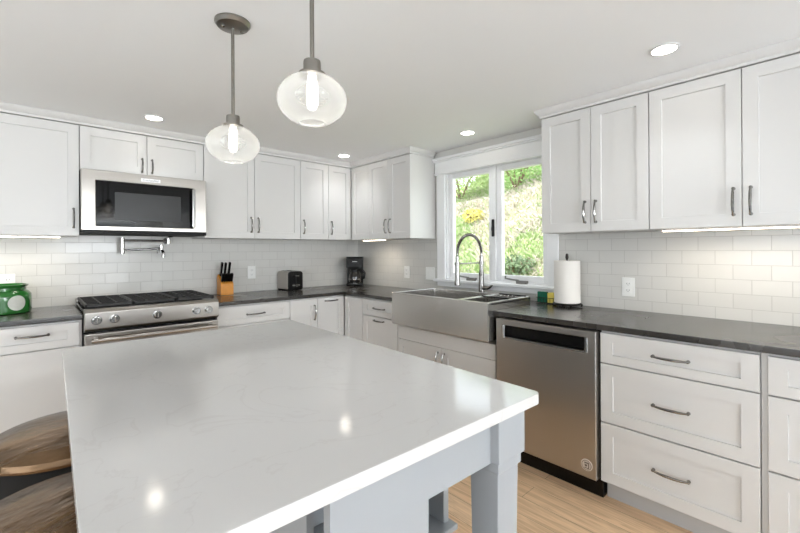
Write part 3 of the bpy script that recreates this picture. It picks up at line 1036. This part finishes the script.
# end panel + aprons
yA = -0.692
mb = MB()
mb.prism([(-0.135, 0.0), (0.112, 0.0), (0.112, 0.752), (0.345, 0.752), (0.345, 0.884), (-0.135, 0.884)], 'y', yA, yA + 0.022)
mb.build('end_panel', ISLAND_PAINT, isl)
MB().box(0.09, 0.111, yA + 0.0225, by0 - 0.001, 0.0, 0.884).build('side_panel', ISLAND_PAINT, isl)  # added inner panel that blocks light from the left into the opening
MB().box(0.405, 0.427, yA + 0.10, by0 - 0.0005, 0.752, 0.884, 0.0015).build('apron', ISLAND_PAINT, isl)
# leg: square block stepping in to a tapered square post
mb = MB()
lx, ly = 0.392, -0.660


def sq(h, z):
    return [mb.bm.verts.new((lx + sx * h, ly + sy * h, z)) for sx, sy in ((-1, -1), (1, -1), (1, 1), (-1, 1))]


L = [sq(0.058, 0.884), sq(0.058, 0.757), sq(0.051, 0.752), sq(0.051, 0.728), sq(0.045, 0.722), sq(0.036, 0.0)]
for A, B in zip(L, L[1:]):
    mb.bridge(A, B)
mb.bm.faces.new(L[0]); mb.bm.faces.new(L[-1])
mb.bevel_all(0.0015, 1)
mb.build('leg', ISLAND_PAINT, isl)

# ------------------------------------------------------------------ stools
st = thing('bar_stool', 'round brown leather bar stool farther along the island, lighter golden sheen', 'stool', (-2.66, -1.835, 0), 0, 'brown leather stools at the island')
mb = MB()
mb.lathe([(0.228, 0.612), (0.243, 0.616), (0.248, 0.626), (0.242, 0.642), (0.215, 0.656), (0.16, 0.668), (0.08, 0.676), (0.002, 0.678)], 48)
mb.build('seat', LEATHER, st)
mb = MB(); mb.lathe([(0.215, 0.525), (0.232, 0.53), (0.234, 0.611), (0.002, 0.6115)], 48)
mb.build('seat_base', RUBBER, st)
for k in range(4):
    an = math.pi / 4 + k * math.pi / 2
    c, s = math.cos(an), math.sin(an)
    mb = MB(); mb.tube([(0.15 * c, 0.15 * s, 0.526), (0.215 * c, 0.215 * s, 0.0)], [0.017, 0.013], 12)
    mb.build('leg', BLACKLEG, st)
mb = MB()
mb.tube([(0.19 * math.cos(2 * math.pi * i / 32), 0.19 * math.sin(2 * math.pi * i / 32), 0.22) for i in range(33)], 0.009, 8)
mb.build('foot_ring', BLACKLEG, st)
dup(st, (-2.69, -2.43, 0), R(20), 'round brown leather bar stool nearest the bottom left corner of the photo')

# ------------------------------------------------------------------ pendants
def pendant(label, x, y, zglobe):
    """zglobe = height of the globe's centre"""
    pd = thing('pendant_light', label, 'pendant light', (x, y, CEIL_Z), 0, 'glass globe pendants')
    zc = zglobe - CEIL_Z
    t = zc + 0.068
    mb = MB(); mb.lathe([(0.066, -0.0005), (0.066, -0.008), (0.058, -0.018), (0.03, -0.024), (0.008, -0.026)], 36); cn = mb.build('canopy', NICKEL, pd)
    for s in (-1, 1):
        MB().lathe([(0.006, -0.03), (0.006, -0.02)], 10, (s * 0.036, 0, 0.0)).build('screw', CHROME, cn)
    mb = MB(); mb.cyl((0, 0, -0.026), (0, 0, t + 0.04), 0.0065, n=12); mb.build('rod', NICKEL, pd)
    mb = MB(); mb.lathe([(0.008, t + 0.048), (0.024, t + 0.044), (0.025, t + 0.038), (0.025, t + 0.012), (0.038, t + 0.008), (0.038, t + 0.002), (0.03, t)], 24)
    mb.build('socket_cap', NICKEL, pd)
    prof = []
    rr, hh = 0.099, 0.0685
    for i in range(25):
        a = R(70) - (R(70) + R(66)) * i / 24
        prof.append((rr * math.cos(a), zc + hh * math.sin(a) / math.sin(R(70))))
    r_, z_ = prof[-1]
    prof += [(r_ - 0.003, z_ - 0.001), (r_ - 0.006, z_ + 0.002), (r_ - 0.005, z_ + 0.006)]
    mb = MB(); mb.lathe(prof, 48, caps=False)
    mb.build('globe', SEEDY, pd)
    mb = MB(); mb.lathe([(0.012, t), (0.014, t - 0.02), (0.016, t - 0.035), (0.016, t - 0.08), (0.011, t - 0.094), (0.002, t - 0.098)], 20)
    mb.build('bulb', BULB, pd)
    l = bpy.data.lights.new('bulb_glow', 'POINT')
    l.energy = BULB_W
    l.color = (1.0, 0.98, 0.95)
    l.shadow_soft_size = 0.03
    o = bpy.data.objects.new('bulb_glow', l)
    COL.objects.link(o)
    o.location = (0, 0, t - 0.125)
    o.parent = pd


pendant('seeded glass globe pendant over the far half of the island, ceiling plate in view', -2.179, -2.128, 1.711)
pendant('seeded glass globe pendant nearest the camera, larger in view, ceiling plate out of frame', -2.163, -2.701, 1.731)

# ------------------------------------------------------------------ recessed lights
rl = thing('recessed_light', 'recessed ceiling downlight in front of the microwave', 'ceiling light', (-2.154, -0.631, CEIL_Z), 0, 'recessed downlights')
mb = MB(); mb.lathe([(0.047, -0.001), (0.06, -0.001), (0.062, -0.004), (0.048, -0.006)], 32, closed=True); mb.build('trim_ring', WHITE_TRIM, rl)
mb = MB(); mb.lathe([(0.0465, -0.0005), (0.0465, -0.004), (0.002, -0.0045)], 32); mb.build('lens', LENS, rl)
lights = [rl]
for loc, lab in (((-0.578, -0.565), 'recessed ceiling downlight nearest the inner corner of the cabinets'),
                 ((-0.301, -1.81), 'recessed ceiling downlight in front of the window'),
                 ((-0.671, -3.2), 'recessed ceiling downlight before the right-hand wall cabinets, biggest in view')):
    lights.append(dup(rl, (loc[0], loc[1], CEIL_Z), None, lab))
for loc in ((-4.2, -2.0), (-4.2, -4.4), (-1.6, -5.2)):  # extra unseen downlights added to light the room
    lights.append(dup(rl, (loc[0], loc[1], CEIL_Z), None, 'added fill downlight in the unseen room behind the camera'))
for o in lights:
    area('downlight_beam', (0, 0, -0.01), (0, 0, -1), 0.09, 0.09, DOWNLIGHT_W * (1 if o.location.x > -3 and o.location.y > -4 else 5), (0.92, 0.965, 1.0), o, 'DISK', 110)

# ------------------------------------------------------------------ under-cabinet lights
def strip(label, loc, rz, L):
    t = thing('under_cabinet_light', label, 'cabinet light', loc, rz, 'lit bars under the wall cabinets')
    MB().box(0, L, -0.014, 0.014, -0.006, 0.0, 0.001).build('housing', WHITE_TRIM, t)
    MB().box(0.004, L - 0.004, -0.011, 0.011, -0.011, -0.0062, 0.001).build('diffuser', STRIP, t)
    area('strip_beam', (L / 2, 0, -0.0125), (0, 0, -1), L, 0.02, STRIP_W * L / 0.4, (1.0, 0.91, 0.78), t, 'RECTANGLE', 160)


strip('lit bar under the wall cabinet left of the microwave', (-3.12, -0.27, UB - 0.0005), 0, 0.5)
strip('short lit bar under the corner wall cabinet above the coffee maker', (-0.24, -0.42, UB - 0.0005), RIGHT, 0.34)
strip('long lit bar under the right-hand wall cabinets', (-0.25, -3.08, UB - 0.0005), RIGHT, 0.68)

# ------------------------------------------------------------------ outlets and switches
def plate(label, loc, rz, gangs=1, kind='outlet', group='white wall plates on the tile'):
    t = thing('wall_outlet' if kind == 'outlet' else 'light_switch', label, 'outlet' if kind == 'outlet' else 'switch', loc, rz, group)
    w = 0.073 if gangs == 1 else 0.115
    MB().box(-w / 2, w / 2, -0.006, -0.0002, -0.059, 0.059, 0.002, 2).build('plate', PLASTIC_W, t)
    for g in range(gangs):
        x = 0 if gangs == 1 else (-0.023 + g * 0.046)
        if kind == 'outlet':
            for z in (-0.0205, 0.0205):
                o = MB().box(x - 0.017, x + 0.017, -0.0085, -0.006, z - 0.014, z + 0.014, 0.003, 2).build('socket', PLASTIC_W, t)
                mb = MB(); mb.box(x - 0.008, x - 0.0055, -0.0088, -0.0084, z - 0.004, z + 0.006); mb.box(x + 0.0055, x + 0.008, -0.0088, -0.0084, z - 0.003, z + 0.005)
                mb.box(x - 0.002, x + 0.002, -0.0088, -0.0084, z - 0.010, z - 0.006)
                mb.build('slot', ENGRAVE, o)
        else:
            MB().box(x - 0.0165, x + 0.0165, -0.0095, -0.006, -0.033, 0.033, 0.002).build('rocker', PLASTIC_W, t)
    return t


plate('white wall outlet on the tile between the knife block and the toaster', (-1.242, -0.008, 1.092), 0)
plate('white double wall outlet behind the green jar at the left edge', (-2.90, -0.008, 1.09), 0, 2)
plate('white wall outlet on the tile between the coffee maker and the window', (-0.008, -0.823, 1.075), RIGHT)
plate('white double light switch on the tile right beside the window casing', (-0.008, -1.142, 1.073), RIGHT, 2, 'switch')
plate('white wall outlet on the tile right of the paper towel', (-0.008, -2.835, 1.057), RIGHT)

# ------------------------------------------------------------------ knife block and knives
kb = thing('knife_block', 'amber wood knife block full of black-handled knives', 'knife block', (-1.517, -0.125, CT + 0.0005), R(-4))
mb = MB(); mb.prism([(-0.045, 0.0), (-0.045, 0.098), (0.055, 0.175), (0.085, 0.155), (0.085, 0.0)], 'x', -0.052, 0.052); mb.bevel_all(0.003, 2)
mb.build('block', WOODBLOCK, kb)


def knife(label, loc, h, group):
    t = thing('kitchen_knife', label, 'knife', loc, R(-4), group)
    M = Matrix.Rotation(R(24), 4, 'X')
    mb = MB(); mb.box(-0.0092, 0.0092, -0.013, 0.013, 0.004, h, 0.005, 2); mb.build('grip', BLACK, t, M=M)
    mb = MB(); mb.box(-0.002, 0.002, -0.009, 0.009, -0.05, 0.006); mb.build('blade', CHROME, t, M=M)
    return t


def kpos(x, y, z):
    a = R(-4)
    return (-1.517 + x * math.cos(a) - y * math.sin(a), -0.125 + x * math.sin(a) + y * math.cos(a), CT + z)


k0 = knife('short black-handled steak knife in the lower row of the amber block', kpos(-0.038, -0.024, 0.114), 0.078, 'steak knives in the lower row of the block')
for i in range(1, 5):
    dup(k0, kpos(-0.038 + i * 0.019, -0.024, 0.114))
for i, (x, lab) in enumerate(((-0.033, 'leftmost'), (-0.003, 'middle'), (0.03, 'rightmost'))):
    knife('tall black-handled kitchen knife, %s of the three in the upper row of the amber block' % lab, kpos(x, 0.036, 0.16), 0.128 + 0.004 * (i != 1),
          'tall knives in the upper row of the block')

# ------------------------------------------------------------------ toaster
ts = thing('toaster', 'two-slice toaster with steel sides and black front by the back tile', 'toaster', (-0.905, -0.135, CT + 0.0005), R(8))
mb = MB()
prof = []
for k in range(7):
    an = math.pi / 2 * k / 6
    prof.append((0.078 - 0.03 + 0.03 * math.cos(an), 0.182 - 0.03 + 0.03 * math.sin(an)))
prof = [(0.078, 0.012)] + prof + [(-x, z) for x, z in prof[::-1]] + [(-0.078, 0.012)]
mb.prism(prof, 'y', -0.055, 0.115); mb.bevel_all(0.002, 1, 60); mb.build('shell', STEEL, ts)
mb = MB(); mb.prism([(x * 1.02, z * 1.01 - 0.004) for x, z in prof], 'y', -0.078, -0.0555); mb.bevel_all(0.004, 2, 60)
fp = mb.build('front_panel', BLACK, ts)
mb = MB(); mb.box(-0.006, 0.006, -0.0795, -0.0782, 0.055, 0.15); mb.build('lever_slot', DARK, fp)
mb = MB(); mb.box(-0.022, 0.022, -0.10, -0.0795, 0.128, 0.142, 0.004, 2); mb.build('lever', CHROME, fp)
mb = MB(); mb.tube([(0, -0.0785, 0.045), (0, -0.092, 0.045)], [0.017, 0.014], 20)
mb.box(-0.045, 0.045, -0.081, -0.0782, 0.037, 0.053, 0.003, 2); mb.build('dial', CHROME, fp)
mb = MB()
for x in (-0.03, 0.03):
    mb.box(x - 0.014, x + 0.014, -0.045, 0.105, 0.1815, 0.1835, 0.0005)
mb.build('slot', DARK, ts)
mb = MB(); mb.box(-0.075, 0.075, -0.07, 0.11, 0.0, 0.0125, 0.002); mb.build('base', BLACK, ts)

# ------------------------------------------------------------------ coffee maker with carafe
cm = thing('coffee_maker', 'small black drip coffee maker in the counter corner', 'coffee maker', (-0.18, -0.185, CT + 0.0005), R(-38))
mb = MB(); mb.box(-0.088, 0.088, -0.10, 0.09, 0.0, 0.028, 0.008, 2); mb.build('base', BLACK, cm)
MB().lathe([(0.062, 0.028), (0.062, 0.031), (0.05, 0.032)], 28, (0, -0.02, 0)).build('hot_plate', CHROME, cm)
mb = MB(); mb.box(-0.088, 0.088, 0.052, 0.09, 0.0285, 0.20, 0.006, 2); mb.build('tank', BLACK, cm)
mb = MB(); mb.box(-0.09, 0.09, -0.085, 0.09, 0.19, 0.30, 0.012, 3); hd = mb.build('brew_head', BLACK, cm)
MB().box(-0.026, 0.026, -0.0865, -0.0845, 0.255, 0.261, 0.001).build('badge', BADGE, hd)
MB().box(-0.092, 0.092, -0.087, 0.092, 0.3005, 0.308, 0.003, 2).build('lid', BLACK, cm)
ca = thing('coffee_carafe', 'smoked glass coffee carafe with black handle on the hot plate', 'carafe', (-0.18 - 0.02 * math.sin(R(38)), -0.185 - 0.02 * math.cos(R(38)), CT + 0.033), R(-38))
mb = MB(); mb.lathe([(0.05, 0.0), (0.062, 0.006), (0.068, 0.04), (0.064, 0.075), (0.05, 0.11), (0.046, 0.125)], 32); mb.build('jug', COFFEE_GLASS, ca)
mb = MB(); mb.lathe([(0.049, 0.112), (0.051, 0.13), (0.048, 0.14), (0.02, 0.146)], 28); mb.build('lid', BLACK, ca)
mb = MB(); mb.lathe([(0.0665, 0.030), (0.0695, 0.032), (0.0695, 0.042), (0.0665, 0.044)], 32, closed=True); mb.build('band', CHROME, ca)
mb = MB(); mb.tube([(0.048, -0.01, 0.13), (0.085, -0.02, 0.128), (0.104, -0.025, 0.10), (0.098, -0.023, 0.05), (0.068, -0.015, 0.035)], [0.010, 0.012, 0.013, 0.012, 0.009], 12)
mb.build('handle', BLACK, ca)

# ------------------------------------------------------------------ green jar
jr = thing('cookie_jar', 'squat glossy green jar with a round pale patch on the left worktop', 'jar', (-2.892, -0.215, CT + 0.0005), 0)
mb = MB(); mb.lathe([(0.118, 0.0), (0.128, 0.004), (0.132, 0.02), (0.132, 0.10), (0.130, 0.118), (0.117, 0.136), (0.106, 0.143), (0.106, 0.158), (0.116, 0.17), (0.119, 0.176),
                     (0.112, 0.178), (0.10, 0.165), (0.098, 0.03), (0.002, 0.02)], 56)
mb.build('body', GREEN, jr)
mb = MB()   # round patch that follows the curve of the jar
a0 = math.atan2(CAM.y + 0.215, CAM.x + 2.868) + R(28)
N = 20
rows = []
for j in range(6):
    rj = 0.046 * (j + 1) / 6
    rows.append([mb.bm.verts.new((0.1328 * math.cos(a0 + rj * math.cos(2 * math.pi * i / N) / 0.1328), 0.1328 * math.sin(a0 + rj * math.cos(2 * math.pi * i / N) / 0.1328),
                                  0.068 + rj * math.sin(2 * math.pi * i / N))) for i in range(N)])
mb.bm.faces.new(rows[0])
for A, B in zip(rows, rows[1:]):
    mb.bridge(A, B)
mb.build('round_patch', JARPATCH, jr)

# ------------------------------------------------------------------ paper towel on its holder
TP = (-0.125, -2.498)
ph = thing('paper_towel_holder', 'dark bronze paper towel stand with scrolled wire base', 'paper towel holder', (TP[0], TP[1], CT + 0.0005))
mb = MB(); mb.cyl((0, 0, 0.012), (0, 0, 0.315), 0.0065, n=14); mb.lathe([(0.008, 0.312), (0.011, 0.325), (0.009, 0.345), (0.003, 0.352)], 14); mb.build('post', BRONZE, ph)
mb = MB()
for rr_ in (0.085, 0.05):
    mb.tube([(rr_ * math.cos(2 * math.pi * i / 32), rr_ * math.sin(2 * math.pi * i / 32), 0.018) for i in range(33)], 0.005, 8)
for k in range(4):
    an = k * math.pi / 2 + 0.4
    mb.tube([(0.005 * math.cos(an), 0.005 * math.sin(an), 0.018), (0.085 * math.cos(an), 0.085 * math.sin(an), 0.018)], 0.0045, 8)
    for s in (-0.25, 0.25):
        mb.tube([(0.085 * math.cos(an + s), 0.085 * math.sin(an + s), 0.018), (0.095 * math.cos(an + s), 0.095 * math.sin(an + s), 0.01), (0.088 * math.cos(an + s), 0.088 * math.sin(an + s), 0.004)], 0.0045, 8)
mb.build('base', BRONZE, ph)
pr = thing('paper_towel_roll', 'full white paper towel roll on the dark stand', 'paper towel', (TP[0], TP[1], CT + 0.026))
mb = MB(); mb.lathe([(0.021, 0.0), (0.0805, 0.0), (0.0815, 0.002), (0.0815, 0.277), (0.0805, 0.279), (0.021, 0.279)], 56, closed=True); mb.build('roll', PAPER, pr)
mb = MB(); mb.lathe([(0.019, 0.0), (0.0208, 0.0), (0.0208, 0.279), (0.019, 0.279)], 28, closed=True); mb.build('core', CARD, pr)

# ------------------------------------------------------------------ sponges in their holder
sh = thing('sponge_holder', 'small wire sponge holder at the sink corner by the paper towel', 'sponge holder', (-0.085, -2.335, CT + 0.0005), RIGHT)
mb = MB()
mb.tube([(-0.065, -0.03, 0.006), (0.065, -0.03, 0.006), (0.065, 0.03, 0.006), (-0.065, 0.03, 0.006), (-0.065, -0.03, 0.006)], 0.002, 6)
mb.tube([(-0.065, -0.03, 0.04), (0.065, -0.03, 0.04), (0.065, 0.03, 0.04), (-0.065, 0.03, 0.04), (-0.065, -0.03, 0.04)], 0.002, 6)
for i in range(6):
    x = -0.06 + i * 0.024
    mb.tube([(x, -0.03, 0.04), (x, -0.03, 0.004), (x, 0.03, 0.004), (x, 0.03, 0.04)], 0.0017, 6)
mb.build('wire_frame', SLATWIRE, sh)
s1 = MB().box(-0.06, 0.012, -0.026, -0.004, 0.0075, 0.082, 0.003, 2).build('scouring_sponge', SPONGE_G, None)
tag(s1, 'dark green scouring pad standing at the left in the wire sponge holder', 'sponge')
s1.location = (-0.085, -2.335, CT); s1.rotation_euler = (0, 0, RIGHT)
s2 = MB().box(0.014, 0.062, -0.026, 0.024, 0.0075, 0.078, 0.006, 2).build('yellow_sponge', SPONGE_Y, None)
tag(s2, 'yellow sponge standing right of the green pad in the wire holder', 'sponge')
s2.location = (-0.085, -2.335, CT); s2.rotation_euler = (0, 0, RIGHT)

# ------------------------------------------------------------------ outside: the grassy bank
def hill_z(x, y):
    t_ = min(1.0, max(0.0, (y - 2.0) / 2.2))
    h = 0.25 + max(0, x - 1.0) * 0.62 * (1 - 0.47 * t_ * t_ * (3 - 2 * t_))
    return h + 0.10 * math.sin(x * 1.9 + y * 0.7) + 0.08 * math.sin(y * 2.3 - x) + 0.05 * math.sin(x * 5 + y * 4)


mb = MB()
NX, NY = 60, 80
grid = []
for i in range(NX):
    row = []
    for j in range(NY):
        x = 0.35 + 13 * (i / (NX - 1)) ** 1.3
        y = -4 + 20 * j / (NY - 1)
        row.append(mb.bm.verts.new((x, y, hill_z(x, y))))
    grid.append(row)
for i in range(NX - 1):
    for j in range(NY - 1):
        mb.bm.faces.new((grid[i][j], grid[i + 1][j], grid[i + 1][j + 1], grid[i][j + 1]))
HILL = mat('bank_soil', (150, 150, 110), 0.95)
n_, l_, b_ = nodes(HILL)
tc = n_.new('ShaderNodeTexCoord')
nz = n_.new('ShaderNodeTexNoise'); nz.inputs['Scale'].default_value = 1.1; nz.inputs['Detail'].default_value = 8; nz.inputs['Roughness'].default_value = 0.7
l_.new(tc.outputs['Object'], nz.inputs['Vector'])
cr = n_.new('ShaderNodeValToRGB')
cr.color_ramp.elements[0].position = 0.40; cr.color_ramp.elements[0].color = lin((196, 184, 164))
cr.color_ramp.elements[1].position = 0.60; cr.color_ramp.elements[1].color = lin((126, 158, 78))
e = cr.color_ramp.elements.new(0.5); e.color = lin((176, 182, 130))
l_.new(nz.outputs['Fac'], cr.inputs['Fac']); l_.new(cr.outputs['Color'], b_.inputs['Base Color'])
struct('hillside', mb, HILL, label='steep grassy bank outside the window')

GRASS = [mat('grass_blade', c, 0.7, vary=0.3, vscale=2.5) for c in ((146, 172, 104), (176, 186, 142), (200, 190, 174))]


def zone(x, y):
    """share of straw at this place: bare band half-way up the bank"""
    w = x + 0.35 * math.sin(1.7 * y + 0.6 * x) + 0.25 * math.sin(4.3 * y - 2 * x)
    return 0.85 if 3.1 < w < 4.4 else (0.55 if w < 2.1 else 0.16)


vs, fs, mi = [], [], []
for gi, cnt in enumerate((30000, 22000, 24000)):
    made = 0
    while made < cnt:
        x = 0.9 + 7.5 * random.random()
        y = -2.7 + 0.5 * x + random.random() * (1.6 + 0.40 * x)     # the strip the window looks out on
        zn = zone(x, y)
        if random.random() > (zn if gi == 2 else 1 - zn):
            continue
        z = hill_z(x, y)
        h = random.uniform(0.03, 0.085) * (0.8 + 0.08 * x)
        an = random.uniform(0, 6.283)
        ww = 0.004 + 0.0012 * x
        dx, dy = math.cos(an) * ww, math.sin(an) * ww
        lx_, ly_ = random.gauss(0, 0.6) * h, random.gauss(0, 0.6) * h
        k = len(vs)
        vs += [(x - dx, y - dy, z - 0.02), (x + dx, y + dy, z - 0.02), (x + dx * 0.7 + lx_ * 0.35, y + dy * 0.7 + ly_ * 0.35, z + h * 0.6), (x + lx_, y + ly_, z + h)]
        fs += [(k, k + 1, k + 2), (k, k + 2, k + 3)]
        mi += [gi, gi]
        made += 1
me = bpy.data.meshes.new('grass')
me.from_pydata(vs, [], fs)
for g in GRASS:
    me.materials.append(g)
me.polygons.foreach_set('material_index', mi)
o = bpy.data.objects.new('grass', me)
COL.objects.link(o)
tag(o, 'bright green and straw coloured grass growing on the bank outside', 'grass', kind='stuff')

LEAF = [mat('shrub_leaf', c, 0.6, vary=0.25, vscale=5) for c in ((134, 172, 96), (168, 188, 124), (220, 210, 120), (116, 136, 100))]
STEM = mat('shrub_stem', (120, 100, 80), 0.9, bump=0.2)


def shrub(label, x, y, rad, hgt, li, nl=900):
    t = thing('shrub', label, 'shrub', (x, y, hill_z(x, y) - 0.03), random.uniform(0, 6), 'shrubs on the bank')
    mb = MB()
    for k in range(6):
        an = k * 1.05 + random.random()
        mb.tube([(0, 0, 0), (0.3 * rad * math.cos(an), 0.3 * rad * math.sin(an), hgt * 0.45), (0.7 * rad * math.cos(an), 0.7 * rad * math.sin(an), hgt * random.uniform(0.7, 0.95))], [0.02, 0.014, 0.005], 6)
    mb.build('stem', STEM, t)
    mb = MB()
    for k in range(nl):
        u, v_ = random.uniform(-1, 1), random.uniform(0, 6.283)
        q = math.sqrt(1 - u * u)
        rr_ = random.random() ** 0.4
        c = Vector((rad * rr_ * q * math.cos(v_), rad * rr_ * q * math.sin(v_), hgt * 0.55 + hgt * 0.5 * rr_ * u))
        ax = Vector((random.gauss(0, 1), random.gauss(0, 1), random.gauss(0, 0.7))).normalized()
        bx = ax.cross(Vector((random.gauss(0, 1), random.gauss(0, 1), random.gauss(0, 1)))).normalized()
        s = random.uniform(0.02, 0.042)
        pts = [c - ax * s, c + bx * s * 0.4, c + ax * s, c - bx * s * 0.4]
        mb.bm.faces.new([mb.bm.verts.new(p) for p in pts])
    mb.build('foliage', LEAF[li], t, smooth=False)


shrub('bright green leafy shrub high on the bank seen through the right pane', 4.6, 0.75, 0.8, 1.1, 0, 2600)
shrub('tall yellow-green shrub high on the bank at the left of the right pane', 4.6, 2.2, 0.7, 1.0, 1, 2200)
shrub('small yellow flowering shrub halfway up the bank in the left pane', 3.4, 0.95, 0.22, 0.3, 2, 500)
shrub('dark green low shrub just outside the sill at the right pane', 2.0, -0.8, 0.3, 0.3, 3, 700)
shrub('dark leafy shrub at the top of the left pane', 6.0, 2.6, 0.7, 1.0, 3, 2400)
